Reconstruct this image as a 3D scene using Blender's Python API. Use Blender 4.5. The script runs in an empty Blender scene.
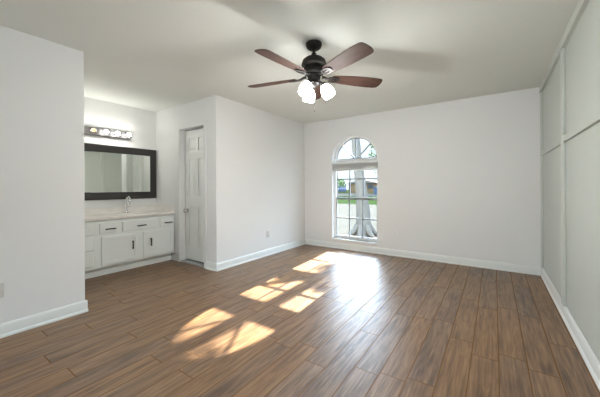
import bpy, bmesh, math, random
from mathutils import Vector, Matrix
R = math.radians
PI = math.pi
scene = bpy.context.scene
C = scene.collection

# ------------------------------------------------------------------ camera
YAW, ROLL, FPX, SY = 0.6035, -0.0049, 282.04, -11.86
CAM = Vector((3.1764, 0.0, 1.1635))
fwd = Vector((-math.sin(YAW), math.cos(YAW), 0))
rgt = Vector((math.cos(YAW), math.sin(YAW), 0))
up = Vector((0, 0, 1))
r3 = rgt * math.cos(ROLL) + up * math.sin(ROLL)
u3 = up * math.cos(ROLL) - rgt * math.sin(ROLL)
cd = bpy.data.cameras.new('camera')
cd.sensor_fit = 'HORIZONTAL'
cd.sensor_width = 36
cd.lens = FPX / 600 * 36
cd.shift_y = SY / 600
cd.clip_start = 0.02
cd.clip_end = 500
cam = bpy.data.objects.new('camera', cd)
C.objects.link(cam)
m3 = Matrix((r3, u3, -fwd)).transposed()
cam.matrix_world = Matrix.Translation(CAM) @ m3.to_4x4()
scene.camera = cam

# ------------------------------------------------------------------ light and exposure
vs = scene.view_settings
vs.view_transform = 'Standard'
vs.look = 'None'
vs.exposure = 0.2
vs.gamma = 1.0
vs.use_curve_mapping = False

SKY = 12.0
FAN_W = 20.0
GLOW = 34.0          # bright sky around the sun, which stands outside the arched window
SUN = 54.0
FILL = 40.0
world = bpy.data.worlds.new('sky')
scene.world = world
world.use_nodes = True
wn, wl = world.node_tree.nodes, world.node_tree.links
bg = wn['Background']
tc = wn.new('ShaderNodeTexCoord')
sep = wn.new('ShaderNodeSeparateXYZ')
ramp = wn.new('ShaderNodeValToRGB')
wl.new(tc.outputs['Generated'], sep.inputs[0])
wl.new(sep.outputs['Z'], ramp.inputs[0])
ramp.color_ramp.elements[0].position = 0.0
ramp.color_ramp.elements[0].color = (0.76, 0.89, 1.0, 1)
ramp.color_ramp.elements[1].position = 0.8
ramp.color_ramp.elements[1].color = (0.55, 0.73, 1.0, 1)
wl.new(ramp.outputs[0], bg.inputs[0])
SUNDIR = Vector((-0.14, 1.87, 1.0)).normalized()
dotn = wn.new('ShaderNodeVectorMath')
dotn.operation = 'DOT_PRODUCT'
dotn.inputs[1].default_value = SUNDIR
wl.new(tc.outputs['Generated'], dotn.inputs[0])
mxn = wn.new('ShaderNodeMath')
mxn.operation = 'MAXIMUM'
mxn.inputs[1].default_value = 0.0
wl.new(dotn.outputs['Value'], mxn.inputs[0])
pw = wn.new('ShaderNodeMath')
pw.operation = 'POWER'
pw.inputs[1].default_value = 8.0
wl.new(mxn.outputs[0], pw.inputs[0])
ma = wn.new('ShaderNodeMath')
ma.operation = 'MULTIPLY_ADD'
ma.inputs[1].default_value = GLOW
hz = wn.new('ShaderNodeMapRange')          # hazier, dimmer sky low over the horizon
hz.interpolation_type = 'SMOOTHSTEP'
hz.inputs['From Min'].default_value = 0.14
hz.inputs['From Max'].default_value = 0.30
hz.inputs['To Min'].default_value = 1.4
hz.inputs['To Max'].default_value = SKY
wl.new(sep.outputs['Z'], hz.inputs['Value'])
wl.new(hz.outputs[0], ma.inputs[2])
hg = wn.new('ShaderNodeMath')
hg.operation = 'MULTIPLY'
hz2 = wn.new('ShaderNodeMapRange')
hz2.interpolation_type = 'SMOOTHSTEP'
hz2.inputs['From Min'].default_value = 0.14
hz2.inputs['From Max'].default_value = 0.30
wl.new(sep.outputs['Z'], hz2.inputs['Value'])
wl.new(pw.outputs[0], hg.inputs[0])
wl.new(hz2.outputs[0], hg.inputs[1])
wl.new(hg.outputs[0], ma.inputs[0])
wl.new(ma.outputs[0], bg.inputs[1])

sd = bpy.data.lights.new('sun', 'SUN')
sd.energy = SUN
sd.angle = R(0.6)
sd.color = (1.0, 0.86, 0.68)
sun = bpy.data.objects.new('sun', sd)
C.objects.link(sun)
sun.rotation_euler = Vector((0.145, -1.85, -1.0)).to_track_quat('-Z', 'Y').to_euler()
sun.location = (0, 12, 8)

def portal(name, size, loc, rot):        # guides sky light sampling through a real window opening, emits nothing itself
    pd = bpy.data.lights.new(name, 'AREA')
    pd.shape = 'RECTANGLE'
    pd.size, pd.size_y = size
    pd.cycles.is_portal = True
    o = bpy.data.objects.new(name, pd)
    C.objects.link(o)
    o.location = loc
    o.rotation_euler = rot
REAR = -4.2                                # rear wall, behind the camera
RX0, RX1, RZ0, RZ1 = 0.3, 3.2, 0.55, 2.2    # rear window opening
portal('window_portal', (0.90, 1.95), (1.076, 4.95, 1.15), (R(-90), 0, 0))
portal('rear_portal', (RX1 - RX0, RZ1 - RZ0), ((RX0 + RX1) / 2, REAR - 0.16, (RZ0 + RZ1) / 2), (R(90), 0, 0))

# ------------------------------------------------------------------ materials
def pmat(name, col, rough=0.5, metal=0.0, emit=None, estr=0.0, bump=0.0, bscale=40, var=0.0, spec=0.5):
    m = bpy.data.materials.new(name)
    m.use_nodes = True
    nt = m.node_tree
    b = nt.nodes['Principled BSDF']
    b.inputs['Base Color'].default_value = (*col, 1)
    b.inputs['Roughness'].default_value = rough
    b.inputs['Metallic'].default_value = metal
    b.inputs['Specular IOR Level'].default_value = spec
    if emit:
        b.inputs['Emission Color'].default_value = (*emit, 1)
        b.inputs['Emission Strength'].default_value = estr
    if bump or var:
        t = nt.nodes.new('ShaderNodeTexCoord')
        n = nt.nodes.new('ShaderNodeTexNoise')
        n.inputs['Scale'].default_value = bscale
        n.inputs['Detail'].default_value = 4
        nt.links.new(t.outputs['Object'], n.inputs['Vector'])
        if bump:
            bp = nt.nodes.new('ShaderNodeBump')
            bp.inputs['Strength'].default_value = bump
            bp.inputs['Distance'].default_value = 0.004
            nt.links.new(n.outputs['Fac'], bp.inputs['Height'])
            nt.links.new(bp.outputs[0], b.inputs['Normal'])
        if var:
            mx = nt.nodes.new('ShaderNodeMix')
            mx.data_type = 'RGBA'
            mx.inputs[6].default_value = (*[c * (1 - var) for c in col], 1)
            mx.inputs[7].default_value = (*[min(1, c * (1 + var)) for c in col], 1)
            nt.links.new(n.outputs['Fac'], mx.inputs[0])
            nt.links.new(mx.outputs[2], b.inputs['Base Color'])
    return m

M = {}
M['wall'] = pmat('wall paint', (0.795, 0.81, 0.805), 0.6, bump=0.12, bscale=90)
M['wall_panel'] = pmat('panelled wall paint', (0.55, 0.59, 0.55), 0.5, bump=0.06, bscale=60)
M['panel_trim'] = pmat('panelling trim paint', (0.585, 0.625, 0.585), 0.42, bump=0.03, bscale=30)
M['ceiling'] = pmat('ceiling paint', (0.785, 0.815, 0.775), 0.85, bump=0.25, bscale=70)
M['trim'] = pmat('white trim paint', (0.77, 0.80, 0.785), 0.4, bump=0.02, bscale=20)
M['cab'] = pmat('white cabinet paint', (0.88, 0.93, 0.91), 0.38, bump=0.02, bscale=25)
M['door'] = pmat('white door paint', (0.89, 0.92, 0.90), 0.32, bump=0.03, bscale=30)
M['black_metal'] = pmat('black pull metal', (0.012, 0.012, 0.012), 0.4, 0.3, bump=0.02)
M['bronze'] = pmat('dark bronze fan metal', (0.016, 0.014, 0.013), 0.5, 0.5, bump=0.03, bscale=60)
M['chrome'] = pmat('chrome', (0.82, 0.82, 0.82), 0.12, 1.0, bump=0.01)
M['nickel'] = pmat('satin nickel', (0.55, 0.54, 0.52), 0.28, 1.0, bump=0.01)
M['bar'] = pmat('grey polished lamp plate', (0.085, 0.085, 0.085), 0.26, 0.0, bump=0.01)
M['mirror'] = pmat('mirror silver', (0.80, 0.83, 0.79), 0.01, 1.0, bump=0.001)
M['plate'] = pmat('white outlet plastic', (0.63, 0.64, 0.61), 0.35, bump=0.01)
M['slot'] = pmat('dark slot', (0.05, 0.05, 0.05), 0.6, bump=0.01)
M['vinyl'] = pmat('window vinyl', (0.86, 0.88, 0.88), 0.4, bump=0.02)
M['muntin'] = pmat('grey muntin metal', (0.27, 0.285, 0.29), 0.45, bump=0.02)
M['blind'] = pmat('window blind slats', (0.62, 0.64, 0.64), 0.5, bump=0.02)
M['shade'] = pmat('lit opal glass', (0.9, 0.9, 0.88), 0.25, emit=(1.0, 0.985, 0.96), estr=30.0, bump=0.01)
M['bulb_lit'] = pmat('lit globe bulb', (0.9, 0.9, 0.88), 0.15, emit=(1.0, 0.96, 0.90), estr=40.0, bump=0.01)
M['bulb_dim'] = pmat('dim globe bulb', (0.75, 0.55, 0.38), 0.12, emit=(1.0, 0.62, 0.33), estr=0.75, bump=0.01)
M['threshold'] = pmat('grey threshold', (0.38, 0.39, 0.39), 0.5, var=0.25, bump=0.03)
M['bark'] = pmat('tree bark', (0.075, 0.075, 0.07), 0.9, bump=1.0, bscale=18, var=0.35)
M['leaf'] = pmat('green leaves', (0.06, 0.10, 0.025), 0.6, var=0.4, bscale=6)
M['leaf2'] = pmat('pale green leaves', (0.09, 0.14, 0.05), 0.6, var=0.4, bscale=3)
M['tan'] = pmat('tan siding', (0.12, 0.08, 0.042), 0.8, bump=0.3, bscale=4, var=0.1)
M['roof'] = pmat('roof shingle', (0.12, 0.11, 0.10), 0.9, bump=0.5, bscale=8, var=0.2)
M['car'] = pmat('blue car paint', (0.03, 0.042, 0.075), 0.6, spec=0.1, bump=0.01)
M['glass_dark'] = pmat('dark car glass', (0.02, 0.025, 0.03), 0.4, spec=0.2, bump=0.01)
M['tyre'] = pmat('tyre rubber', (0.02, 0.02, 0.02), 0.8, bump=0.1)
M['bin'] = pmat('blue bin plastic', (0.03, 0.05, 0.08), 0.7, spec=0.1, bump=0.02)
M['ground'] = pmat('pale leaf strewn ground', (0.050, 0.049, 0.043), 0.9, bump=0.6, bscale=3, var=0.35)
M['sun_bounce'] = pmat('pale sun bounce surface', (0.22, 0.225, 0.23), 0.9, bump=0.2, bscale=5, var=0.05)  # for the unseen surfaces added behind the house to throw sunlight indoors
M['lawn'] = pmat('lawn', (0.014, 0.024, 0.008), 0.9, bump=0.8, bscale=8, var=0.3)
M['street'] = pmat('street concrete', (0.03, 0.03, 0.03), 0.9, bump=0.2, bscale=5, var=0.1)

for k_ in ('tan', 'roof', 'ground', 'lawn', 'street', 'leaf', 'leaf2', 'bark'):
    M[k_].node_tree.nodes['Principled BSDF'].inputs['Specular IOR Level'].default_value = 0.0

def marble_mat():
    m = pmat('cultured marble', (0.76, 0.72, 0.66), 0.25)
    nt = m.node_tree
    b = nt.nodes['Principled BSDF']
    t = nt.nodes.new('ShaderNodeTexCoord')
    n = nt.nodes.new('ShaderNodeTexNoise')
    n.inputs['Scale'].default_value = 5
    n.inputs['Detail'].default_value = 8
    n.inputs['Distortion'].default_value = 1.6
    r = nt.nodes.new('ShaderNodeValToRGB')
    r.color_ramp.elements[0].position = 0.35
    r.color_ramp.elements[0].color = (0.80, 0.775, 0.73, 1)
    r.color_ramp.elements[1].position = 0.6
    r.color_ramp.elements[1].color = (0.86, 0.84, 0.80, 1)
    nt.links.new(t.outputs['Object'], n.inputs['Vector'])
    nt.links.new(n.outputs['Fac'], r.inputs[0])
    nt.links.new(r.outputs[0], b.inputs['Base Color'])
    return m
M['marble'] = marble_mat()

def frame_mat():
    m = pmat('black textured mirror frame', (0.014, 0.012, 0.011), 0.45)
    nt = m.node_tree
    b = nt.nodes['Principled BSDF']
    t = nt.nodes.new('ShaderNodeTexCoord')
    v = nt.nodes.new('ShaderNodeTexVoronoi')
    v.inputs['Scale'].default_value = 70
    bp = nt.nodes.new('ShaderNodeBump')
    bp.inputs['Strength'].default_value = 0.5
    bp.inputs['Distance'].default_value = 0.004
    nt.links.new(t.outputs['Object'], v.inputs['Vector'])
    nt.links.new(v.outputs['Distance'], bp.inputs['Height'])
    nt.links.new(bp.outputs[0], b.inputs['Normal'])
    return m
M['frame'] = frame_mat()

def glass_mat():
    m = bpy.data.materials.new('clear window glass')
    m.use_nodes = True
    nt = m.node_tree
    nt.nodes.clear()
    o = nt.nodes.new('ShaderNodeOutputMaterial')
    mx = nt.nodes.new('ShaderNodeMixShader')
    tr = nt.nodes.new('ShaderNodeBsdfTransparent')
    tr.inputs[0].default_value = (0.97, 0.985, 0.98, 1)
    gl = nt.nodes.new('ShaderNodeBsdfGlossy')
    gl.inputs['Roughness'].default_value = 0.02
    mx.inputs[0].default_value = 0.035
    nt.links.new(tr.outputs[0], mx.inputs[1])
    nt.links.new(gl.outputs[0], mx.inputs[2])
    nt.links.new(mx.outputs[0], o.inputs[0])
    return m
M['glass'] = glass_mat()

def math_node(nt, op, a=None, b=None, c=None):
    n = nt.nodes.new('ShaderNodeMath')
    n.operation = op
    for i, v in enumerate((a, b, c)):
        if v is None:
            continue
        if isinstance(v, (int, float)):
            n.inputs[i].default_value = v
        else:
            nt.links.new(v, n.inputs[i])
    return n.outputs[0]

def floor_mat():
    m = bpy.data.materials.new('wood look plank tile')
    m.use_nodes = True
    nt = m.node_tree
    L = nt.links
    b = nt.nodes['Principled BSDF']
    b.inputs['IOR'].default_value = 1.7
    t = nt.nodes.new('ShaderNodeTexCoord')
    s = nt.nodes.new('ShaderNodeSeparateXYZ')
    L.new(t.outputs['Object'], s.inputs[0])
    W_, LEN = 0.153, 0.92
    xr = math_node(nt, 'DIVIDE', math_node(nt, 'ADD', s.outputs['X'], 10 * W_ + 0.018), W_)
    row = math_node(nt, 'FLOOR', xr)
    fx = math_node(nt, 'FRACT', xr)
    wn1 = nt.nodes.new('ShaderNodeTexWhiteNoise')
    wn1.noise_dimensions = '1D'
    L.new(row, wn1.inputs['W'])
    yr = math_node(nt, 'ADD', math_node(nt, 'DIVIDE', math_node(nt, 'ADD', s.outputs['Y'], 10.0), LEN), wn1.outputs['Value'])
    colm = math_node(nt, 'FLOOR', yr)
    fy = math_node(nt, 'FRACT', yr)
    cx = nt.nodes.new('ShaderNodeCombineXYZ')
    L.new(row, cx.inputs[0])
    L.new(colm, cx.inputs[1])
    wn2 = nt.nodes.new('ShaderNodeTexWhiteNoise')
    wn2.noise_dimensions = '2D'
    L.new(cx.outputs[0], wn2.inputs['Vector'])
    rnd = wn2.outputs['Value']
    # distance to seam in metres
    dx = math_node(nt, 'MULTIPLY', math_node(nt, 'MINIMUM', fx, math_node(nt, 'SUBTRACT', 1.0, fx)), W_)
    dy = math_node(nt, 'MULTIPLY', math_node(nt, 'MINIMUM', fy, math_node(nt, 'SUBTRACT', 1.0, fy)), LEN)
    dist = math_node(nt, 'MINIMUM', dx, dy)
    seam = nt.nodes.new('ShaderNodeMapRange')
    seam.inputs['From Min'].default_value = 0.0019
    seam.inputs['From Max'].default_value = 0.0040
    seam.inputs['To Min'].default_value = 1.0
    seam.inputs['To Max'].default_value = 0.0
    L.new(dist, seam.inputs['Value'])
    # grain coordinates stretched along the plank, shifted per plank
    gv = nt.nodes.new('ShaderNodeCombineXYZ')
    L.new(math_node(nt, 'MULTIPLY_ADD', s.outputs['X'], 26.0, math_node(nt, 'MULTIPLY', rnd, 91.0)), gv.inputs[0])
    L.new(math_node(nt, 'MULTIPLY', s.outputs['Y'], 1.7), gv.inputs[1])
    L.new(math_node(nt, 'MULTIPLY', rnd, 37.0), gv.inputs[2])
    n1 = nt.nodes.new('ShaderNodeTexNoise')
    n1.inputs['Scale'].default_value = 1.0
    n1.inputs['Detail'].default_value = 7
    n1.inputs['Roughness'].default_value = 0.62
    n1.inputs['Distortion'].default_value = 1.1
    L.new(gv.outputs[0], n1.inputs['Vector'])
    gv2 = nt.nodes.new('ShaderNodeCombineXYZ')
    L.new(math_node(nt, 'MULTIPLY_ADD', s.outputs['X'], 7.0, math_node(nt, 'MULTIPLY', rnd, 53.0)), gv2.inputs[0])
    L.new(math_node(nt, 'MULTIPLY', s.outputs['Y'], 1.1), gv2.inputs[1])
    L.new(math_node(nt, 'MULTIPLY', rnd, 17.0), gv2.inputs[2])
    n2 = nt.nodes.new('ShaderNodeTexNoise')
    n2.inputs['Scale'].default_value = 1.6
    n2.inputs['Detail'].default_value = 4
    n2.inputs['Distortion'].default_value = 2.0
    L.new(gv2.outputs[0], n2.inputs['Vector'])
    ramp = nt.nodes.new('ShaderNodeValToRGB')
    e = ramp.color_ramp.elements
    e[0].position = 0.34
    e[0].color = (0.078, 0.033, 0.010, 1)
    e[1].position = 0.68
    e[1].color = (0.295, 0.168, 0.076, 1)
    k = ramp.color_ramp.elements.new(0.5)
    k.color = (0.188, 0.095, 0.036, 1)
    mixv = math_node(nt, 'ADD', math_node(nt, 'MULTIPLY', n1.outputs['Fac'], 0.6), math_node(nt, 'MULTIPLY', n2.outputs['Fac'], 0.4))
    gv3 = nt.nodes.new('ShaderNodeCombineXYZ')
    L.new(math_node(nt, 'MULTIPLY_ADD', s.outputs['X'], 75.0, math_node(nt, 'MULTIPLY', rnd, 29.0)), gv3.inputs[0])
    L.new(math_node(nt, 'MULTIPLY', s.outputs['Y'], 4.0), gv3.inputs[1])
    n3 = nt.nodes.new('ShaderNodeTexNoise')
    n3.inputs['Scale'].default_value = 1.0
    n3.inputs['Detail'].default_value = 5
    n3.inputs['Distortion'].default_value = 0.6
    L.new(gv3.outputs[0], n3.inputs['Vector'])
    mixv = math_node(nt, 'ADD', mixv, math_node(nt, 'MULTIPLY', math_node(nt, 'SUBTRACT', n3.outputs['Fac'], 0.5), 0.48))
    tone = math_node(nt, 'ADD', mixv, math_node(nt, 'MULTIPLY', math_node(nt, 'SUBTRACT', rnd, 0.5), 0.08))
    L.new(tone, ramp.inputs[0])
    # slightly redder or greyer planks
    hs = nt.nodes.new('ShaderNodeHueSaturation')
    L.new(ramp.outputs[0], hs.inputs['Color'])
    L.new(math_node(nt, 'MULTIPLY_ADD', rnd, 0.2, 0.82), hs.inputs['Saturation'])
    mx = nt.nodes.new('ShaderNodeMix')
    mx.data_type = 'RGBA'
    L.new(seam.outputs[0], mx.inputs[0])
    L.new(hs.outputs[0], mx.inputs[6])
    mx.inputs[7].default_value = (0.200, 0.112, 0.055, 1)
    L.new(mx.outputs[2], b.inputs['Base Color'])
    ro = math_node(nt, 'MULTIPLY_ADD', n1.outputs['Fac'], 0.06, 0.38)
    ro2 = math_node(nt, 'ADD', ro, math_node(nt, 'MULTIPLY', seam.outputs[0], 0.45))
    L.new(ro2, b.inputs['Roughness'])
    L.new(math_node(nt, 'MULTIPLY_ADD', seam.outputs[0], -0.5, 0.5), b.inputs['Specular IOR Level'])
    bp = nt.nodes.new('ShaderNodeBump')
    bp.inputs['Strength'].default_value = 0.35
    bp.inputs['Distance'].default_value = 0.002
    hgt = math_node(nt, 'SUBTRACT', math_node(nt, 'MULTIPLY', n1.outputs['Fac'], 0.03), seam.outputs[0])
    L.new(hgt, bp.inputs['Height'])
    L.new(bp.outputs[0], b.inputs['Normal'])
    return m
M['floor'] = floor_mat()

def blade_mat():
    m = pmat('walnut fan blade', (0.10, 0.06, 0.045), 0.6, spec=0.2)
    nt = m.node_tree
    b = nt.nodes['Principled BSDF']
    t = nt.nodes.new('ShaderNodeTexCoord')
    mp = nt.nodes.new('ShaderNodeMapping')
    mp.inputs['Scale'].default_value = (3, 40, 3)
    n = nt.nodes.new('ShaderNodeTexNoise')
    n.inputs['Scale'].default_value = 1.5
    n.inputs['Detail'].default_value = 6
    r = nt.nodes.new('ShaderNodeValToRGB')
    r.color_ramp.elements[0].position = 0.3
    r.color_ramp.elements[0].color = (0.045, 0.022, 0.016, 1)
    r.color_ramp.elements[1].position = 0.7
    r.color_ramp.elements[1].color = (0.085, 0.047, 0.035, 1)
    nt.links.new(t.outputs['Object'], mp.inputs[0])
    nt.links.new(mp.outputs[0], n.inputs['Vector'])
    nt.links.new(n.outputs['Fac'], r.inputs[0])
    nt.links.new(r.outputs[0], b.inputs['Base Color'])
    return m
M['blade'] = blade_mat()

# ------------------------------------------------------------------ mesh helpers
def finish(bm, sharp=0.55):
    bmesh.ops.recalc_face_normals(bm, faces=bm.faces[:])
    for f in bm.faces:
        f.smooth = True
    for e in bm.edges:
        if len(e.link_faces) == 2:
            if e.calc_face_angle(0) > sharp:
                e.smooth = False
        else:
            e.smooth = False

def obj(name, bm, mat, parent=None, bevel=0.0, loc=None, rot=None, segs=2, recalc=True):
    if recalc:
        finish(bm)
    me = bpy.data.meshes.new(name)
    bm.to_mesh(me)
    bm.free()
    me.materials.append(mat)
    o = bpy.data.objects.new(name, me)
    C.objects.link(o)
    if parent is not None:
        o.parent = parent
    if loc is not None:
        o.location = loc
    if rot is not None:
        o.rotation_euler = rot
    if bevel:
        md = o.modifiers.new('bevel', 'BEVEL')
        md.width = bevel
        md.segments = segs
        md.limit_method = 'ANGLE'
        md.angle_limit = R(40)
    return o

def tag(o, label, cat, group=None):
    o['label'] = label
    o['category'] = cat
    if group:
        o['group'] = group
    return o

def thing(name, label, cat, loc=(0, 0, 0), group=None):
    o = bpy.data.objects.new(name, None)
    o.empty_display_size = 0.1
    C.objects.link(o)
    o.location = loc
    return tag(o, label, cat, group)

def struct(o):
    o['kind'] = 'structure'
    return o

def NB():
    return bmesh.new()

def box(bm, a, b):
    x0, y0, z0 = a
    x1, y1, z1 = b
    v = [bm.verts.new(p) for p in ((x0, y0, z0), (x1, y0, z0), (x1, y1, z0), (x0, y1, z0), (x0, y0, z1), (x1, y0, z1), (x1, y1, z1), (x0, y1, z1))]
    for f in ((0, 3, 2, 1), (4, 5, 6, 7), (0, 1, 5, 4), (1, 2, 6, 5), (2, 3, 7, 6), (3, 0, 4, 7)):
        bm.faces.new([v[i] for i in f])
    return bm

def boxes(*ab):
    bm = NB()
    for a, b in ab:
        box(bm, a, b)
    return bm

def lathe(bm, prof, n=32, axis=None, at=(0, 0, 0)):
    """prof = [(r, z)...] turned about z, then turned so z points along axis, moved to at"""
    q = Vector((0, 0, 1)).rotation_difference(Vector(axis)) if axis is not None else None
    rings = []
    for r, z in prof:
        if r < 1e-6:
            p = Vector((0, 0, z))
            if q:
                p = q @ p
            rings.append([bm.verts.new(p + Vector(at))])
        else:
            ring = []
            for i in range(n):
                a = 2 * PI * i / n
                p = Vector((r * math.cos(a), r * math.sin(a), z))
                if q:
                    p = q @ p
                ring.append(bm.verts.new(p + Vector(at)))
            rings.append(ring)
    for A, B in zip(rings, rings[1:]):
        if len(A) == 1 and len(B) == 1:
            continue
        for i in range(n):
            j = (i + 1) % n
            if len(A) == 1:
                bm.faces.new((A[0], B[i], B[j]))
            elif len(B) == 1:
                bm.faces.new((A[i], A[j], B[0]))
            else:
                bm.faces.new((A[i], A[j], B[j], B[i]))
    for ring in (rings[0], rings[-1]):
        if len(ring) > 1 and not any(False for _ in ()):
            try:
                bm.faces.new(ring)
            except ValueError:
                pass
    return bm

def tube(bm, pts, rad, n=12):
    pts = [Vector(p) for p in pts]
    rads = rad if isinstance(rad, (list, tuple)) else [rad] * len(pts)
    rings = []
    prev = None
    for i, p in enumerate(pts):
        d = (pts[min(i + 1, len(pts) - 1)] - pts[max(i - 1, 0)]).normalized()
        if prev is None:
            ref = Vector((0, 0, 1)) if abs(d.z) < 0.9 else Vector((1, 0, 0))
            u = d.cross(ref).normalized()
        else:
            u = (prev - d * prev.dot(d)).normalized()
        prev = u
        w = d.cross(u)
        rings.append([bm.verts.new(p + (u * math.cos(2 * PI * k / n) + w * math.sin(2 * PI * k / n)) * rads[i]) for k in range(n)])
    for A, B in zip(rings, rings[1:]):
        for i in range(n):
            j = (i + 1) % n
            bm.faces.new((A[i], A[j], B[j], B[i]))
    bm.faces.new(rings[0])
    bm.faces.new(rings[-1])
    return bm

def prism(bm, outer, holes, f3, t0, t1):
    """2D outline with holes -> solid between depth t0 and t1; f3(u, v, t) -> 3D point"""
    loops = [outer] + list(holes)
    edges = []
    rows = []
    for lp in loops:
        vs_ = [bm.verts.new(f3(u, v, t0)) for u, v in lp]
        rows.append(vs_)
        for i in range(len(vs_)):
            edges.append(bm.edges.new((vs_[i], vs_[(i + 1) % len(vs_)])))
    if holes:
        g = bmesh.ops.triangle_fill(bm, use_beauty=True, use_dissolve=False, edges=edges)
        faces = [x for x in g['geom'] if isinstance(x, bmesh.types.BMFace)]
    else:
        faces = [bm.faces.new(rows[0])]
    mp = {}
    for vs_, lp in zip(rows, loops):
        for v, (a, b) in zip(vs_, lp):
            mp[v] = bm.verts.new(f3(a, b, t1))
    for f in faces:
        bm.faces.new([mp[v] for v in reversed(f.verts[:])])
    for vs_ in rows:
        n = len(vs_)
        for i in range(n):
            a, b = vs_[i], vs_[(i + 1) % n]
            bm.faces.new((a, b, mp[b], mp[a]))
    return bm

def rect(u0, v0, u1, v1):
    return [(u0, v0), (u1, v0), (u1, v1), (u0, v1)]

XZ = lambda u, v, t: (u, t, v)      # plane facing y
YZ = lambda u, v, t: (t, u, v)      # plane facing x

# ------------------------------------------------------------------ room shell
W, L, H, YE, YC, D = 3.689, 4.774, 2.44, 1.034, 2.561, 1.546
AY0 = 0.80                       # alcove near side
struct(obj('floor', boxes(((-D - 0.15, REAR - 0.15, -0.12), (W + 0.15, L + 0.15, 0))), M['floor']))
struct(obj('ceiling', boxes(((-D - 0.15, REAR - 0.15, H), (W + 0.15, L + 0.15, H + 0.15))), M['ceiling']))
struct(obj('wall_left', boxes(((-0.12, REAR, 0), (0, AY0, H))), M['wall']))
struct(obj('wall_alcove', boxes(((-D, AY0 - 0.0, 0), (0, YE, H))), M['wall'])).name = 'wall_alcove'
struct(obj('wall_vanity', boxes(((-D - 0.15, AY0, 0), (-D, L, H))), M['wall']))
struct(obj('wall_closet', boxes(((-0.12, YC + 0.12, 0), (0, L, H))), M['wall']))
bm = NB()
prism(bm, [(-D, 0), (-0.869, 0), (-0.869, 2.06), (-0.265, 2.06), (-0.265, 0), (0, 0), (0, H), (-D, H)], [], XZ, YC, YC + 0.12)
struct(obj('wall_doorway', bm, M['wall']))

# arched window opening
WX0, WX1, WZ0, WSP = 0.632, 1.520, 0.185, 1.655
WCX, WR = (WX0 + WX1) / 2, (WX1 - WX0) / 2
def arch(x0, x1, z0, zs, n=24):
    c, r = (x0 + x1) / 2, (x1 - x0) / 2
    return [(x0, z0), (x1, z0)] + [(c + r * math.cos(PI * i / n), zs + r * math.sin(PI * i / n)) for i in range(n + 1)]
bm = NB()
prism(bm, rect(-D - 0.15, 0, W + 0.15, H), [arch(WX0, WX1, WZ0, WSP)], XZ, L, L + 0.15)
struct(obj('wall_back', bm, M['wall']))
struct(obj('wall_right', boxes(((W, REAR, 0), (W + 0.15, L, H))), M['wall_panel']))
bm = NB()
prism(bm, rect(-0.12, 0, W + 0.15, H), [rect(RX0, RZ0, RX1, RZ1)], XZ, REAR - 0.15, REAR)
struct(obj('wall_rear', bm, M['wall']))

# window_2: frame of the wide rear opening
bm = NB()
XM = (RX0 + RX1) / 2
prism(bm, rect(RX0, RZ0, RX1, RZ1), [rect(RX0 + 0.05, RZ0 + 0.05, XM - 0.03, RZ1 - 0.05), rect(XM + 0.03, RZ0 + 0.05, RX1 - 0.05, RZ1 - 0.05)], XZ, REAR - 0.10, REAR - 0.05)
struct(obj('window_2', bm, M['vinyl'], bevel=0.003))

# window_1: frame, sashes, panes, sill
GY = L + 0.085                   # face of the sash, set back in the wall
FW = 0.042
bm = NB()
prism(bm, arch(WX0, WX1, WZ0, WSP), [arch(WX0 + FW, WX1 - FW, WZ0 + FW, WSP)], XZ, GY - 0.01, GY + 0.055)
win = struct(obj('window_1', bm, M['vinyl'], bevel=0.003))
# transom rail that separates the half round light from the sashes
obj('transom_rail', boxes(((WX0 + FW, GY - 0.012, WSP - 0.085), (WX1 - FW, GY + 0.05, WSP + 0.02))), M['blind'], win, bevel=0.003)
gx0, gx1 = WX0 + FW, WX1 - FW
MZ = 0.935
def sash(name, z0, z1, rows, y0, y1):
    bm = NB()
    b = 0.013
    prism(bm, rect(gx0, z0, gx1, z1), [rect(gx0 + b, z0 + (0.03 if z0 > 0.5 else b), gx1 - b, z1 - (0.03 if z1 < 1.0 else b))], XZ, y0, y1)
    s = obj(name, bm, M['muntin'], win, bevel=0.002)
    bars = NB()
    ym = (y0 + y1) / 2
    for k in (1, 2):
        x = gx0 + (gx1 - gx0) * k / 3
        box(bars, (x - 0.010, ym - 0.012, z0 + b), (x + 0.010, ym + 0.012, z1 - b))
    for zr in rows:
        box(bars, (gx0 + b, ym - 0.011, zr - 0.011), (gx1 - b, ym + 0.011, zr + 0.011))
    obj('muntin_bars', bars, M['muntin'], s)
    g = NB()
    box(g, (gx0 + b - 0.004, ym - 0.002, z0 + b - 0.004), (gx1 - b + 0.004, ym + 0.002, z1 - b + 0.004))
    obj('pane', g, M['glass'], s)
    return s
sash('upper_sash', MZ - 0.022, WSP - 0.085, [1.30], GY + 0.028, GY + 0.05)
sash('lower_sash', WZ0 + FW, MZ + 0.022, [0.57], GY + 0.0, GY + 0.026)
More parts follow.
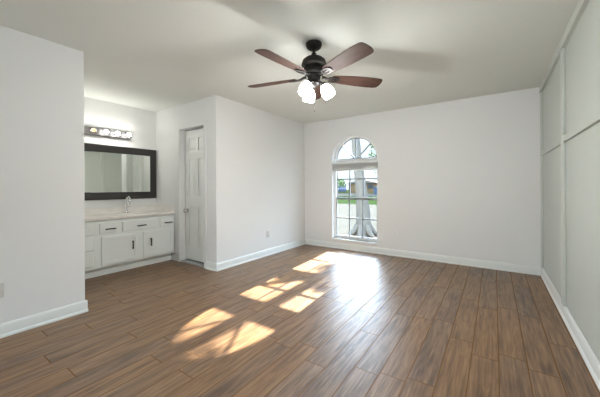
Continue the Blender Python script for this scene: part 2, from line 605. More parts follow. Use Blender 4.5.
# half round light with three spokes
az = WSP + 0.02
def half(x0, x1, z, zs, n=24):
    c, r = (x0 + x1) / 2, (x1 - x0) / 2
    s = math.asin((z - zs) / r)
    return [(c + r * math.cos(s + (PI - 2 * s) * i / n), zs + r * math.sin(s + (PI - 2 * s) * i / n)) for i in range(n + 1)]
bm = NB()
prism(bm, half(gx0, gx1, az, WSP), [half(gx0 + 0.012, gx1 - 0.012, az + 0.01, WSP)], XZ, GY + 0.01, GY + 0.04)
ar = obj('arched_light', bm, M['muntin'], win)
bm = NB()
for a in (45, 90, 135):
    c, s = math.cos(R(a)), math.sin(R(a))
    r1 = WR - FW - 0.006
    h = 0.010
    p0 = Vector((WCX + 0.03 * c, WSP + 0.03 * s))
    if p0.y < az:
        p0 = Vector((WCX + 0.03 * c / max(s, 0.5), az))
    p1 = Vector((WCX + r1 * c, WSP + r1 * s))
    nx = Vector((-s, c)) * h
    prism(bm, [tuple(p0 + nx), tuple(p0 - nx), tuple(p1 - nx), tuple(p1 + nx)], [], XZ, GY + 0.014, GY + 0.036)
obj('spokes', bm, M['muntin'], ar)
bm = NB()
prism(bm, half(gx0 + 0.008, gx1 - 0.008, az + 0.006, WSP), [], XZ, GY + 0.022, GY + 0.026)
obj('pane', bm, M['glass'], ar)
obj('sill', boxes(((WX0 - 0.0, L - 0.022, WZ0 - 0.035), (WX1 + 0.0, GY - 0.012, WZ0))), M['trim'], win, bevel=0.004)

# trims
BH, BT = 0.105, 0.016
def base_profile(fn, u0, u1):
    """moulded baseboard with a shoe; fn(u, d, z): d = distance off the wall"""
    prof = [(0, 0), (BT + 0.012, 0), (BT + 0.012, 0.012), (BT + 0.004, 0.022), (BT, 0.024), (BT, BH - 0.02), (BT - 0.006, BH - 0.006), (BT - 0.010, BH), (0, BH)]
    bm = NB()
    A = [bm.verts.new(fn(u0, d, z)) for d, z in prof]
    B = [bm.verts.new(fn(u1, d, z)) for d, z in prof]
    n = len(prof)
    for i in range(n):
        j = (i + 1) % n
        bm.faces.new((A[i], A[j], B[j], B[i]))
    bm.faces.new(A)
    bm.faces.new(B)
    return bm
struct(obj('baseboard_left', base_profile(lambda u, d, z: (d, u, z), REAR, YE + BT), M['trim']))
struct(obj('baseboard_closet', base_profile(lambda u, d, z: (d, u, z), YC - BT, L - 0.001), M['trim']))
struct(obj('baseboard_back', base_profile(lambda u, d, z: (u, L - d, z), 0.03, W - 0.03), M['trim']))
struct(obj('baseboard_right', base_profile(lambda u, d, z: (W - d, u, z), REAR, L), M['trim']))
struct(obj('baseboard_alcove', base_profile(lambda u, d, z: (u, YE + d, z), -1.02, 0.0), M['trim']))
struct(obj('baseboard_doorway', base_profile(lambda u, d, z: (u, YC - d, z), -0.215, 0.0), M['trim']))

# door casing, door, threshold
cw = 0.055
struct(obj('trim_1', boxes(((-0.869 - cw, YC - 0.012, 0), (-0.869, YC, 2.06 + cw)),
                           ((-0.265, YC - 0.012, 0), (-0.265 + cw, YC, 2.06 + cw)),
                           ((-0.869, YC - 0.012, 2.06), (-0.265, YC, 2.06 + cw))), M['wall'], bevel=0.004))
struct(obj('trim_2', boxes(((-0.869, YC, 0), (-0.265, YC + 0.12, 0.016))), M['threshold'], bevel=0.003))
DX0, DX1, DZ0, DZ1, DY = -0.862, -0.272, 0.035, 2.05, YC + 0.092
dw = DX1 - DX0
pan = []
for (pz0, pz1) in ((1.72, 1.92), (1.02, 1.60), (0.24, 0.86)):
    for k in (0, 1):
        c = DX0 + dw * (0.30 if k == 0 else 0.70)
        pan.append((c - 0.085, pz0, c + 0.085, pz1))
bm = NB()
prism(bm, rect(DX0, DZ0, DX1, DZ1), [rect(*q) for q in pan], XZ, DY, DY + 0.012)
box(bm, (DX0, DY + 0.012, DZ0), (DX1, DY + 0.026, DZ1))
door = struct(obj('door_1', bm, M['door'], bevel=0.003))
for (a, b, c, d) in pan:                                     # raised field of each panel
    bm = NB()
    v0 = [bm.verts.new(XZ(u, v, DY + 0.012)) for u, v in rect(a + 0.012, b + 0.012, c - 0.012, d - 0.012)]
    v1 = [bm.verts.new(XZ(u, v, DY + 0.003)) for u, v in rect(a + 0.035, b + 0.035, c - 0.035, d - 0.035)]
    for i in range(4):
        bm.faces.new((v0[i], v0[(i + 1) % 4], v1[(i + 1) % 4], v1[i]))
    bm.faces.new(v1)
    bm.faces.new(v0)
    obj('door_panel', bm, M['door'], door)
kb = lathe(NB(), [(0, 0), (0.03, 0), (0.032, 0.006), (0.016, 0.012), (0.011, 0.03), (0.014, 0.036), (0.026, 0.044), (0.029, 0.054), (0.025, 0.064), (0, 0.068)], 24, (0, -1, 0), (DX0 + 0.06, DY, 0.80))
kn = obj('door_knob', kb, M['nickel'], door)
kn['label'] = 'satin nickel round door knob'

# board and batten on the right wall
n = 3
for y in (3.38, 2.16, 0.94, -0.28, -1.5):
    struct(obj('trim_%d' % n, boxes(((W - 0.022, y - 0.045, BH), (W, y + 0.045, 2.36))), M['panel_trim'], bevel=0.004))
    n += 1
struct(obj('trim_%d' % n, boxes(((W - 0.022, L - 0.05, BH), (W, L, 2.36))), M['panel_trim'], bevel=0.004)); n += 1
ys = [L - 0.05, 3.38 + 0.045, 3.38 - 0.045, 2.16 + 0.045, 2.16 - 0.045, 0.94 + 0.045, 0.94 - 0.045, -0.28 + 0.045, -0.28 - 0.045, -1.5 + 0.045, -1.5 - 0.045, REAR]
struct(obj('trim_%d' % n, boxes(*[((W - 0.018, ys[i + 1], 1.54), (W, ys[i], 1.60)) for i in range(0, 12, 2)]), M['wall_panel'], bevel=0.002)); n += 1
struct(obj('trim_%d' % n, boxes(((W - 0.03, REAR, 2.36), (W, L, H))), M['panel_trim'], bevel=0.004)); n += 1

# ------------------------------------------------------------------ vanity cabinet
FX = -1.03
van = thing('vanity_cabinet', 'white painted vanity cabinet with black pulls along the alcove wall', 'cabinet', (-1.3, 1.7, 0))
T = Vector((1.3, -1.7, 0))
def vobj(name, bm, mat, parent=None, **k):
    bmesh.ops.translate(bm, verts=bm.verts, vec=T)
    return obj(name, bm, mat, parent or van, **k)
vobj('carcass', boxes(((-D + 0.002, YE + 0.002, 0.120), (FX, YC - 0.002, 0.140)),            # bottom, face, ends, top rails
                      ((FX - 0.02, YE + 0.002, 0.139), (FX, YC - 0.002, 0.729)),
                      ((-D + 0.002, YE + 0.002, 0.139), (FX - 0.019, YE + 0.02, 0.7395)),
                      ((-D + 0.002, YC - 0.02, 0.139), (FX - 0.019, YC - 0.002, 0.7395)),
                      ((FX - 0.045, YE + 0.019, 0.68), (FX - 0.0195, YC - 0.019, 0.7395))), M['cab'], bevel=0.002)
vobj('toe_board', boxes(((-D + 0.002, YE + 0.002, 0.0), (FX - 0.075, YC - 0.004, 0.1195))), M['cab'], bevel=0.002)
def pull(c, vert, parent, ln):
    bm = NB()
    x0, x1 = FX + 0.018, FX + 0.045
    h = ln / 2
    for s in (-1, 1):
        p = Vector(c) + (Vector((0, 0, s * (h - 0.012))) if vert else Vector((0, s * (h - 0.012), 0)))
        tube(bm, [(x0, p.y, p.z), (x1, p.y, p.z)], 0.005, 10)
    if vert:
        box(bm, (x1 - 0.006, c[1] - 0.007, c[2] - h), (x1 + 0.006, c[1] + 0.007, c[2] + h))
    else:
        box(bm, (x1 - 0.006, c[1] - h, c[2] - 0.007), (x1 + 0.006, c[1] + h, c[2] + 0.007))
    h_ = vobj('handle', bm, M['black_metal'], parent, bevel=0.002)
    h_['label'] = 'black bar pull'
def drawer(y0, y1, z0, z1, hy=None):
    bm = boxes(((FX, y0, z0), (FX + 0.018, y1, z1)))
    d = vobj('drawer', bm, M['cab'], bevel=0.005)
    if hy is not None:
        pull((0, hy, (z0 + z1) / 2 - 0.008), False, d, 0.125)
drawer(1.528, 1.722, 0.562, 0.695, 1.645)
drawer(1.803, 2.262, 0.562, 0.695, 2.045)
drawer(2.325, 2.535, 0.562, 0.695, 2.447)
for z0, z1 in ((0.562, 0.695), (0.365, 0.548), (0.160, 0.349)):
    drawer(YE + 0.04, 1.458, z0, z1, (YE + 1.458) / 2 + 0.03)
def cab_door(y0, y1, hy):
    bm = NB()
    b = 0.048
    z0, z1 = 0.145, 0.520
    prism(bm, rect(y0, z0, y1, z1), [rect(y0 + b, z0 + b, y1 - b, z1 - b)], YZ, FX + 0.007, FX + 0.02)
    box(bm, (FX, y0, z0), (FX + 0.007, y1, z1))
    d = vobj('door', bm, M['cab'], bevel=0.004)
    pull((0, hy, 0.362), True, d, 0.118)
cab_door(1.546, 2.005, 1.922)
cab_door(2.078, 2.540, 2.178)

# countertop with an oval basin, backsplash and side splash
CT0, CT1, CX1 = 0.740, 0.776, -0.998
ct = NB()
cx, cy, rx, ry = -1.25, 2.03, 0.155, 0.21
ell = [(cx + rx * math.cos(2 * PI * i / 40), cy + ry * math.sin(2 * PI * i / 40)) for i in range(40)]
prism(ct, rect(-D + 0.001, YE + 0.001, CX1, YC - 0.001), [ell], lambda u, v, t: (u, v, t), CT0, CT1)
counter = obj('countertop', ct, M['marble'], bevel=0.004)
tag(counter, 'cream cultured marble countertop with basin on the white vanity cabinet', 'countertop')
obj('backsplash', boxes(((-D + 0.001, YE + 0.001, CT1), (-D + 0.02, YC - 0.001, CT1 + 0.09))), M['marble'], counter, bevel=0.003)
obj('side_splash', boxes(((-D + 0.02, YC - 0.019, CT1), (CX1 - 0.03, YC - 0.001, CT1 + 0.09))), M['marble'], counter, bevel=0.003)
bm = NB()
rings = []
for k in range(9):
    a = k / 8 * PI / 2
    sc_, dz = math.cos(a), math.sin(a)
    if k == 8:
        rings.append([bm.verts.new((cx, cy, CT1 - 0.004 - 0.12))])
    else:
        rings.append([bm.verts.new((cx + rx * sc_ * math.cos(2 * PI * i / 40), cy + ry * sc_ * math.sin(2 * PI * i / 40), CT1 - 0.004 - 0.12 * dz)) for i in range(40)])
for A, B in zip(rings, rings[1:]):
    for i in range(40):
        j = (i + 1) % 40
        bm.faces.new((A[i], A[j], B[0]) if len(B) == 1 else (A[i], A[j], B[j], B[i]))
bas = obj('basin', bm, M['marble'], counter)
sol = bas.modifiers.new('thickness', 'SOLIDIFY')
sol.thickness = 0.008
sol.offset = 1

# faucet
fz = CT1
fx0, fy0 = -1.43, 2.035
fa = thing('faucet', 'tall chrome single handle faucet on the marble countertop below the mirror', 'faucet', (fx0, fy0, fz))
bm = NB()
lp = [(0.026 * math.cos(a) , 0.05 * (1 if math.cos(a - PI / 2) >= 0 else -1) * 0.6 + 0.035 * math.sin(a)) for a in [2 * PI * i / 32 for i in range(32)]]
prism(bm, lp, [], lambda u, v, t: (u, v, t), 0, 0.010)
obj('base_plate', bm, M['chrome'], fa, bevel=0.003)
obj('body', lathe(NB(), [(0.024, 0.010), (0.024, 0.018), (0.019, 0.03), (0.018, 0.085), (0.021, 0.09), (0.021, 0.105), (0.014, 0.115), (0.013, 0.18)], 24), M['chrome'], fa)
pts = [(0, 0, 0.175), (0, 0, 0.20)]
for i in range(0, 11):
    a = PI - PI * i / 10 * 0.92
    pts.append((0.05 + 0.05 * math.cos(a), 0, 0.205 + 0.042 * math.sin(a)))
pts.append((0.104, 0, 0.165))
obj('spout', tube(NB(), pts, [0.013] * (len(pts) - 1) + [0.0145], 14), M['chrome'], fa)
bm = tube(NB(), [(0, 0.018, 0.098), (0, 0.036, 0.10)], 0.011, 12)
tube(bm, [(0, 0.034, 0.10), (0.004, 0.046, 0.118), (0.006, 0.05, 0.148)], [0.006, 0.0055, 0.0045], 10)
obj('lever', bm, M['chrome'], fa)

# ------------------------------------------------------------------ mirror
MY0, MY1, MZ0, MZ1, MF = 1.06, 2.541, 0.984, 1.788, 0.113
mir = thing('wall_mirror', 'large rectangular mirror in a wide black frame above the vanity', 'mirror', (-D, (MY0 + MY1) / 2, MZ0))
off = Vector((D, -(MY0 + MY1) / 2, -MZ0))
bm = NB()
# mitred profile: out of the wall 0.03, with a raised outer lip and a slope to the glass
prof = [(0, 0.001), (0, 0.030), (0.012, 0.034), (0.03, 0.030), (0.09, 0.024), (MF, 0.018), (MF, 0.001)]
def fr_ring(s, d):
    return [bm.verts.new(Vector((-D + d, yy, zz)) + off) for yy, zz in ((MY0 + s, MZ0 + s), (MY1 - s, MZ0 + s), (MY1 - s, MZ1 - s), (MY0 + s, MZ1 - s))]
rr = [fr_ring(s, d) for s, d in prof]
for A, B in zip(rr, rr[1:] + rr[:1]):
    for i in range(4):
        j = (i + 1) % 4
        bm.faces.new((A[i], A[j], B[j], B[i]))
obj('frame', bm, M['frame'], mir)['label'] = 'wide black textured frame'
hw = (MY1 - MY0) / 2 - MF + 0.004
hh = (MZ1 - MZ0) / 2 - MF + 0.004
g = obj('glass', boxes(((-0.002, -hw, -hh), (0.002, hw, hh))), M['mirror'], mir, loc=(0.0215, 0, (MZ1 - MZ0) / 2), rot=(0, 0, R(-1.5)))
g['label'] = 'silvered mirror glass'

# ------------------------------------------------------------------ vanity light bar
vl = thing('vanity_light', 'grey bar light with a row of round globe bulbs above the mirror', 'wall lamp', (-D, 1.68, 1.967))
obj('backplate', boxes(((0.001, -0.457, -0.055), (0.055, 0.457, 0.055))), M['bar'], vl, bevel=0.006)
for k in range(6):
    y = 0.388 - 0.153 * k
    s = obj('socket', lathe(NB(), [(0.026, 0), (0.026, 0.01), (0.018, 0.014), (0.018, 0.028), (0, 0.028)], 20, (1, 0, 0), (0.055, y, 0)), M['chrome'], vl)
    prof = [(0, 0), (0.013, 0.0), (0.014, 0.008)]
    for i in range(1, 15):
        a = PI * (0.12 + 0.88 * i / 14)
        prof.append((max(0.0, 0.030 * math.sin(a)) if i < 14 else 0, 0.038 - 0.030 * math.cos(a)))
    dim = (k == 3)
    bb = obj('bulb', lathe(NB(), prof, 24, (1, 0, 0), (0.083, y, 0)), M['bulb_dim'] if dim else M['bulb_lit'], vl)
    bb['label'] = 'dim amber globe bulb' if dim else 'lit white globe bulb'

# ------------------------------------------------------------------ ceiling fan
FXC, FYC = 1.858, 2.141
FUP = Vector((0, 0, 0.022))
fan = thing('ceiling_fan', 'five blade ceiling fan in dark bronze with three lit glass shades', 'ceiling fan', (FXC, FYC, H))
obj('canopy', lathe(NB(), [(0, 0), (0.066, 0), (0.072, -0.006), (0.071, -0.022), (0.063, -0.042), (0.046, -0.056), (0.024, -0.063), (0, -0.064)], 40), M['bronze'], fan)
obj('downrod', lathe(NB(), [(0, -0.08), (0.012, -0.08), (0.012, -0.112), (0.022, -0.115), (0.022, -0.128), (0.012, -0.130), (0.012, -0.150), (0, -0.150)], 24), M['bronze'], fan, loc=FUP)
mh = obj('motor_housing', lathe(NB(), [(0, -0.142), (0.03, -0.142), (0.04, -0.15), (0.075, -0.158), (0.100, -0.178), (0.110, -0.205), (0.111, -0.222), (0.104, -0.228), (0.086, -0.235), (0.080, -0.262), (0.090, -0.27), (0.094, -0.282), (0.088, -0.295), (0.06, -0.302), (0, -0.302)], 48), M['bronze'], fan, loc=FUP)
bm = NB()
for k in range(20):
    a = 2 * PI * k / 20
    c, s = math.cos(a), math.sin(a)
    tube(bm, [(0.086 * c, 0.086 * s, -0.238), (0.083 * c, 0.083 * s, -0.262)], 0.005, 8)
obj('vent_ribs', bm, M['bronze'], mh)
obj('switch_housing', lathe(NB(), [(0, -0.300), (0.062, -0.300), (0.064, -0.31), (0.058, -0.322), (0.052, -0.36), (0.056, -0.368), (0.056, -0.385), (0.04, -0.40), (0.016, -0.408), (0, -0.41)], 40), M['bronze'], fan, loc=FUP)
BZ = -0.325
TH = -94.8
pitch = R(-13)
for k in range(5):
    a = R(TH - 72 * k)
    # blade outline along +x
    up_, lo_ = [], []
    ctrl = [(0.165, 0.044), (0.20, 0.053), (0.30, 0.065), (0.42, 0.074), (0.54, 0.076), (0.61, 0.073), (0.632, 0.068), (0.645, 0.056)]
    for r_, h_ in [(q_ * 1.008, w_) for q_, w_ in ctrl]:
        up_.append((r_, h_))
        lo_.append((r_, -h_))
    out = lo_ + [(0.658, -0.030), (0.661, 0.0), (0.659, 0.030)] + up_[::-1]
    bm = NB()
    prism(bm, out, [], lambda u, v, t: (u, v, t), -0.0035, 0.0035)
    bl = obj('blade', bm, M['blade'], fan, bevel=0.002)
    bl.rotation_euler = (Matrix.Rotation(a, 3, 'Z') @ Matrix.Rotation(pitch, 3, 'X')).to_euler()
    bl.location = (0, 0, BZ + FUP.z)
    # blade iron: curved neck, open ring, plate under the blade
    bm = NB()
    ring_o = [(0.185 + 0.058 * math.cos(2 * PI * i / 28), 0.040 * math.sin(2 * PI * i / 28)) for i in range(28)]
    ring_i = [(0.180 + 0.034 * math.cos(2 * PI * i / 28), 0.024 * math.sin(2 * PI * i / 28)) for i in range(28)]
    prism(bm, ring_o, [ring_i], lambda u, v, t: (u, v, t), -0.012, -0.0036)
    box(bm, (0.150, -0.009, -0.011), (0.232, 0.009, -0.0037))
    tube(bm, [(0.075, 0, 0.008), (0.10, 0, 0.004), (0.125, 0, -0.006), (0.150, 0, -0.008)], [0.014, 0.012, 0.011, 0.010], 12)
    obj('blade_iron', bm, M['bronze'], bl)
for k in range(3):
    a = R((144.6, 264.6, 24.6)[k])
    c, s = math.cos(a), math.sin(a)
    bm = tube(NB(), [(0.045 * c, 0.045 * s, -0.375), (0.06 * c, 0.06 * s, -0.372), (0.075 * c, 0.075 * s, -0.382), (0.081 * c, 0.081 * s, -0.395)], 0.010, 12)
    ax = Vector((0.52 * c, 0.52 * s, -1)).normalized()
    base = Vector((0.079 * c, 0.079 * s, -0.385))
    lathe(bm, [(0, 0), (0.024, 0), (0.027, 0.012), (0.027, 0.03), (0, 0.03)], 24, ax, base)
    arm = obj('lamp_arm', bm, M['bronze'], fan, loc=FUP)
    prof = [(0.026, 0.022), (0.038, 0.034), (0.049, 0.055), (0.055, 0.082), (0.056, 0.105), (0.053, 0.130), (0.050, 0.130), (0.053, 0.105), (0.052, 0.082), (0.046, 0.057), (0.036, 0.037), (0.024, 0.026)]
    bm = NB()
    q = Vector((0, 0, 1)).rotation_difference(ax)
    N_ = 32
    rg = [[bm.verts.new(q @ Vector((r_ * math.cos(2 * PI * i / N_), r_ * math.sin(2 * PI * i / N_), z_)) + base) for i in range(N_)] for r_, z_ in prof]
    for A, B in zip(rg, rg[1:] + rg[:1]):
        for i in range(N_):
            j = (i + 1) % N_
            bm.faces.new((A[i], A[j], B[j], B[i]))
    sh = obj('lamp_shade', bm, M['shade'], fan, loc=FUP)
    bp_ = [(0, 0.025), (0.013, 0.028), (0.015, 0.05), (0.026, 0.075), (0.028, 0.09), (0.022, 0.108), (0, 0.116)]
    obj('bulb', lathe(NB(), bp_, 20, ax, base), M['bulb_lit'], sh)
    pl_ = bpy.data.lights.new('bulb_light', 'POINT')            # light thrown out of the open end of the shade
    pl_.energy = FAN_W
    pl_.shadow_soft_size = 0.02
    pl_.color = (1.0, 0.98, 0.95)
    po = bpy.data.objects.new('bulb_light', pl_)
    C.objects.link(po)
    po.parent = sh
    po.location = base + ax * 0.140
bm = tube(NB(), [(0.02, -0.025, -0.400), (0.02, -0.025, -0.62)], 0.0012, 6)
lathe(bm, [(0, -0.645), (0.004, -0.64), (0.005, -0.63), (0.003, -0.618), (0, -0.617)], 10, None, (0.02, -0.025, 0))
obj('pull_chain', bm, M['bronze'], fan, loc=FUP)

# ------------------------------------------------------------------ window blind, outlets
bl = thing('window_blind', 'raised slatted window blind gathered at the top of the arched window', 'blind', (WCX, GY - 0.05, 1.455))
hwid = WR - 0.012
obj('head_rail', boxes(((-hwid, -0.022, 0.125), (hwid, 0.028, 0.165))), M['trim'], bl, bevel=0.003)
bm = NB()
for k in range(16):
    z = 0.018 + k * 0.0066
    box(bm, (-hwid + 0.004, -0.022, z), (hwid - 0.004, 0.026, z + 0.0035))
obj('slat_stack', bm, M['blind'], bl)
obj('bottom_rail', boxes(((-hwid + 0.002, -0.023, 0.0), (hwid - 0.002, 0.027, 0.016))), M['blind'], bl, bevel=0.003)
for s in (-0.28, 0.28):
    obj('lift_cord', tube(NB(), [(s, -0.0235, 0.008), (s, -0.0235, 0.14)], 0.001, 6), M['trim'], bl)

def outlet(label, place, grp='wall outlets above the baseboard', mat='plate'):
    """place(u, v, d) -> point: u along the wall, v up, d off the wall"""
    o0 = Vector(place(0, 0, 0))
    t = thing('wall_outlet', label, 'outlet', o0, grp)
    def f(u, v, d):
        return tuple(Vector(place(u, v, d)) - o0)
    bm = NB()
    prism(bm, rect(-0.035, -0.057, 0.035, 0.057), [], f, 0.0005, 0.006)
    obj('cover_plate', bm, M[mat], t, bevel=0.002)
    for s in (-1, 1):
        bm = NB()
        prism(bm, [(0.017 * math.cos(a), s * 0.022 + 0.0145 * math.sin(a)) for a in [2 * PI * i / 20 for i in range(20)]], [], f, 0.006, 0.0075)
        r_ = obj('receptacle', bm, M[mat], t)
        bm = NB()
        for q in (-0.006, 0.006):
            prism(bm, rect(q - 0.001, s * 0.022 - 0.002, q + 0.001, s * 0.022 + 0.006), [], f, 0.0075, 0.0079)
        obj('slots', bm, M['slot'], r_)
    return t
outlet('white wall outlet on the wall nearest the camera, cut by the left picture edge', lambda u, v, d: (d, 0.468 + u, 0.365 + v))
outlet('white wall outlet midway along the wall right of the closet door', lambda u, v, d: (d, 3.64 + u, 0.36 + v))
outlet('wall outlet on the back wall just right of the arched window', lambda u, v, d: (1.807 + u, L - d, 0.357 + v), mat='wall')
# ------------------------------------------------------------------ outdoors
GZ = -0.25
struct(obj('ground', boxes(((-70, L + 0.16, GZ - 0.3), (45, 21, GZ))), M['ground']))
struct(obj('lawn', boxes(((-70, 21, GZ - 0.3), (45, 38, GZ))), M['lawn']))
struct(obj('street', boxes(((-70, 38, GZ - 0.3), (45, 52, GZ - 0.02))), M['street']))
struct(obj('far_lawn', boxes(((-90, 52, GZ - 0.3), (60, 110, GZ))), M['lawn']))

# out of view: slab and wall added to bounce sunlight into the rear window
struct(obj('sun_bounce', boxes(((-14, -12.2, GZ - 0.3), (18, REAR - 0.16, GZ))), M['sun_bounce']))
struct(obj('sun_bounce_wall', boxes(((-14, -12.5, GZ - 0.3), (18, -12.2, 3.2))), M['sun_bounce']))

rng = random.Random(7)
def leaves(bm, c, rad, n, size):
    c = Vector(c)
    rad = Vector(rad)
    for _ in range(n):
        while True:
            p = Vector((rng.uniform(-1, 1), rng.uniform(-1, 1), rng.uniform(-1, 1)))
            if p.length <= 1:
                break
        p = Vector((p.x * rad.x, p.y * rad.y, p.z * rad.z)) + c
        d = Vector((rng.gauss(0, 1), rng.gauss(0, 1), rng.gauss(0, 1))).normalized()
        e = d.orthogonal().normalized()
        e = Matrix.Rotation(rng.uniform(0, 6.28), 3, d) @ e
        w = d.cross(e)
        s = size * rng.uniform(0.7, 1.3)
        bm.faces.new([bm.verts.new(p + q) for q in (e * s, w * s * 0.5, -e * s, -w * s * 0.5)])

def bark_tube(bm, pts, rad, n=18):
    before = set(bm.verts)
    tube(bm, pts, rad, n)
    for v in bm.verts:
        if v not in before:
            v.co += Vector((rng.uniform(-1, 1), rng.uniform(-1, 1), 0)) * 0.012

# the tree seen through the window: flared roots, forked trunk
tr = thing('yard_tree', 'large grey tree trunk with flared roots seen through the arched window', 'tree', (0.06, 7.75, GZ))
bm = NB()
bark_tube(bm, [(0, 0, -0.1), (0, 0, 0.0), (0.01, 0.01, 0.2), (0.0, 0.0, 0.6), (-0.05, -0.03, 1.3), (-0.13, -0.08, 2.0), (-0.22, -0.13, 3.2), (-0.4, -0.2, 5.0), (-0.6, -0.3, 7.0)], [0.31, 0.27, 0.225, 0.195, 0.155, 0.13, 0.12, 0.10, 0.06], 22)
for k in range(7):
    a = 2 * PI * k / 7 + 0.3
    bark_tube(bm, [(0.16 * math.cos(a), 0.16 * math.sin(a), 0.28), (0.30 * math.cos(a), 0.30 * math.sin(a), 0.09), (0.52 * math.cos(a + 0.1), 0.52 * math.sin(a + 0.1), -0.03)], [0.10, 0.085, 0.03], 10)
obj('trunk', bm, M['bark'], tr)
bm = NB()
for c, rd, n_ in (((-1.1, -0.3, 6.6), (1.2, 0.8, 0.9), 1100), ((-0.6, -0.5, 7.3), (0.8, 0.7, 0.6), 500), ((-2.2, -0.4, 6.2), (1.0, 0.7, 0.8), 600)):
    leaves(bm, c, rd, n_, 0.075)
obj('foliage', bm, M['leaf'], tr, recalc=False)

# the tree to the right of the window, in the sun's way
tr = thing('side_tree', 'slim leaning tree right of the window, its trunk shadow falling in the sun patches', 'tree', (1.30, 8.77, GZ))
bm = NB()
bark_tube(bm, [(0, 0, -0.1), (0, 0, 0.0), (-0.02, 0, 0.4), (-0.20, 0, 1.8), (-0.38, 0, 2.95), (-0.46, 0, 3.75), (-0.56, 0, 4.25), (-0.66, 0.2, 5.0), (-0.6, 0.6, 6.2)], [0.19, 0.17, 0.135, 0.115, 0.10, 0.095, 0.09, 0.085, 0.05], 18)
bark_tube(bm, [(-0.46, 0, 3.35), (-0.62, 0, 3.42), (-0.80, 0, 3.55), (-1.0, 0.0, 3.70)], [0.05, 0.045, 0.04, 0.02], 10)
bark_tube(bm, [(-0.40, 0, 2.95), (-0.22, 0, 3.15), (0.0, 0, 3.3)], [0.045, 0.035, 0.02], 10)
obj('trunk', bm, M['bark'], tr)
bm = NB()
def shade_at(xw, zw, rxw, rzw, n_, sz=0.045):
    leaves(bm, (xw - 0.30 - 1.30, 0, zw + 2.14 - GZ), (rxw, 0.16, rzw), n_, sz)
shade_at(1.22, 0.38, 0.20, 0.20, 260)
shade_at(1.18, 0.72, 0.22, 0.18, 260)
shade_at(1.42, 0.62, 0.12, 0.30, 160)
shade_at(0.80, 1.00, 0.20, 0.10, 190)
shade_at(0.98, 0.94, 0.18, 0.06, 90)
shade_at(1.40, 1.03, 0.14, 0.13, 170)
shade_at(1.30, 2.08, 0.22, 0.10, 150)
shade_at(0.84, 2.03, 0.28, 0.09, 170, 0.04)
shade_at(1.20, 1.99, 0.24, 0.09, 150, 0.04)
shade_at(1.0, 1.80, 0.4, 0.2, 70, 0.03)
leaves(bm, (-0.1, 1.1, 6.3), (1.1, 0.95, 0.9), 1100, 0.07)
obj('foliage', bm, M['leaf'], tr, recalc=False)

# house, car, bin and hedge across the street
hs = thing('tan_house', 'tan house with a brown roof beyond the street, seen through the window', 'house', (-20.2, 59.5, GZ))
bm = boxes(((-3.2, -2.0, 0), (3.2, 4.0, 2.1)))
obj('walls', bm, M['tan'], hs)
bm = NB()
prism(bm, [(-3.6, 2.1), (3.6, 2.1), (0, 2.9)], [], XZ, -2.4, 4.4)
obj('roof', bm, M['roof'], hs)
obj('garage_door', boxes(((-2.4, -2.06, 0), (0.2, -2.0, 1.9))), M['tan'], hs, bevel=0.02)
obj('front_window', boxes(((1.2, -2.05, 0.9), (2.4, -2.0, 1.8))), M['glass_dark'], hs, bevel=0.02)

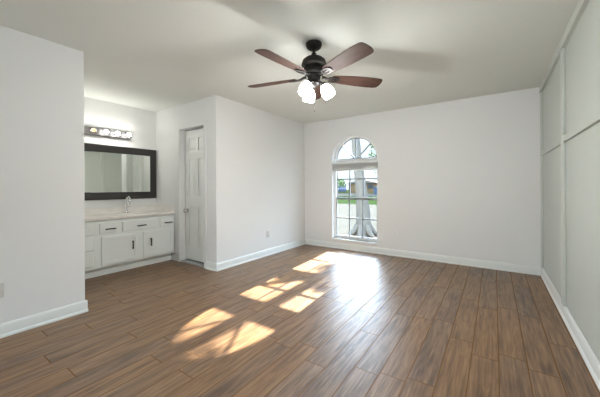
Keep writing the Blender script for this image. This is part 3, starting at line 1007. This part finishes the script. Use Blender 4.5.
car = thing('parked_car', 'small blue car parked beyond the street, seen through the left window panes', 'car', (-24.3, 56.3, GZ))
car.rotation_euler = (0, 0, R(116))
bm = NB()
prism(bm, [(-2.0, 0.28), (2.0, 0.28), (2.05, 0.55), (1.9, 0.82), (1.05, 0.92), (-1.4, 0.95), (-1.98, 0.85)], [], XZ, -0.85, 0.85)
obj('body', bm, M['car'], car, bevel=0.08, segs=3)
bm = NB()
prism(bm, [(-1.35, 0.93), (1.0, 0.90), (0.35, 1.42), (-0.85, 1.45)], [], XZ, -0.72, 0.72)
obj('cabin', bm, M['glass_dark'], car, bevel=0.06, segs=3)
obj('roof', boxes(((-0.86, -0.68, 1.435), (0.34, 0.68, 1.475))), M['car'], car, bevel=0.015)
for sx in (-1.25, 1.3):
    for sy in (-0.86, 0.86):
        obj('wheel', lathe(NB(), [(0, -0.1), (0.2, -0.1), (0.31, -0.08), (0.32, 0), (0.31, 0.08), (0.2, 0.1), (0, 0.1)], 24, (0, 1, 0), (sx, sy * 0.92, 0.32)), M['tyre'], car)

bn = thing('waste_bin', 'tall blue waste bin on the kerb, seen through the right window panes', 'bin', (-13.5, 46.8, GZ - 0.02))
bm = NB()
a = [bm.verts.new(p) for p in ((-0.20, -0.22, 0.08), (0.20, -0.22, 0.08), (0.20, 0.22, 0.08), (-0.20, 0.22, 0.08))]
b = [bm.verts.new(p) for p in ((-0.26, -0.28, 1.25), (0.26, -0.28, 1.25), (0.26, 0.28, 1.25), (-0.26, 0.28, 1.25))]
for i in range(4):
    bm.faces.new((a[i], a[(i + 1) % 4], b[(i + 1) % 4], b[i]))
bm.faces.new(a)
bm.faces.new(b)
obj('tub', bm, M['bin'], bn, bevel=0.02)
obj('lid', boxes(((-0.28, -0.31, 1.25), (0.28, 0.30, 1.32))), M['bin'], bn, bevel=0.03)
for sx in (-0.17, 0.17):
    obj('wheel', lathe(NB(), [(0, -0.03), (0.1, -0.03), (0.1, 0.03), (0, 0.03)], 16, (1, 0, 0), (sx, 0.20, 0.10)), M['tyre'], bn)

def far_tree(name, label, loc, h, r_, n_, mat):
    t = thing(name, label, 'tree', loc, 'trees and bushes across the street')
    bm = NB()
    bark_tube(bm, [(0, 0, -0.1), (0, 0, h * 0.3), (0.1, 0, h * 0.7)], [0.2, 0.15, 0.06], 10)
    obj('trunk', bm, M['bark'], t)
    bm = NB()
    leaves(bm, (0, 0, h * 0.62), (r_, r_, h * 0.40), n_, 0.28)
    obj('foliage', bm, M[mat], t, recalc=False)
far_tree('round_bush', 'pale green bush behind the blue car across the street', (-27.6, 61.5, GZ), 3.2, 1.6, 350, 'leaf2')
far_tree('round_bush', 'pale green bush right of the tan house behind the blue bin', (-13.0, 60.5, GZ), 3.6, 2.4, 500, 'leaf2')
far_tree('street_tree', 'far tree above the street at the right edge of the half round window', (-14.3, 54.8, GZ), 13.0, 3.2, 900, 'leaf2')
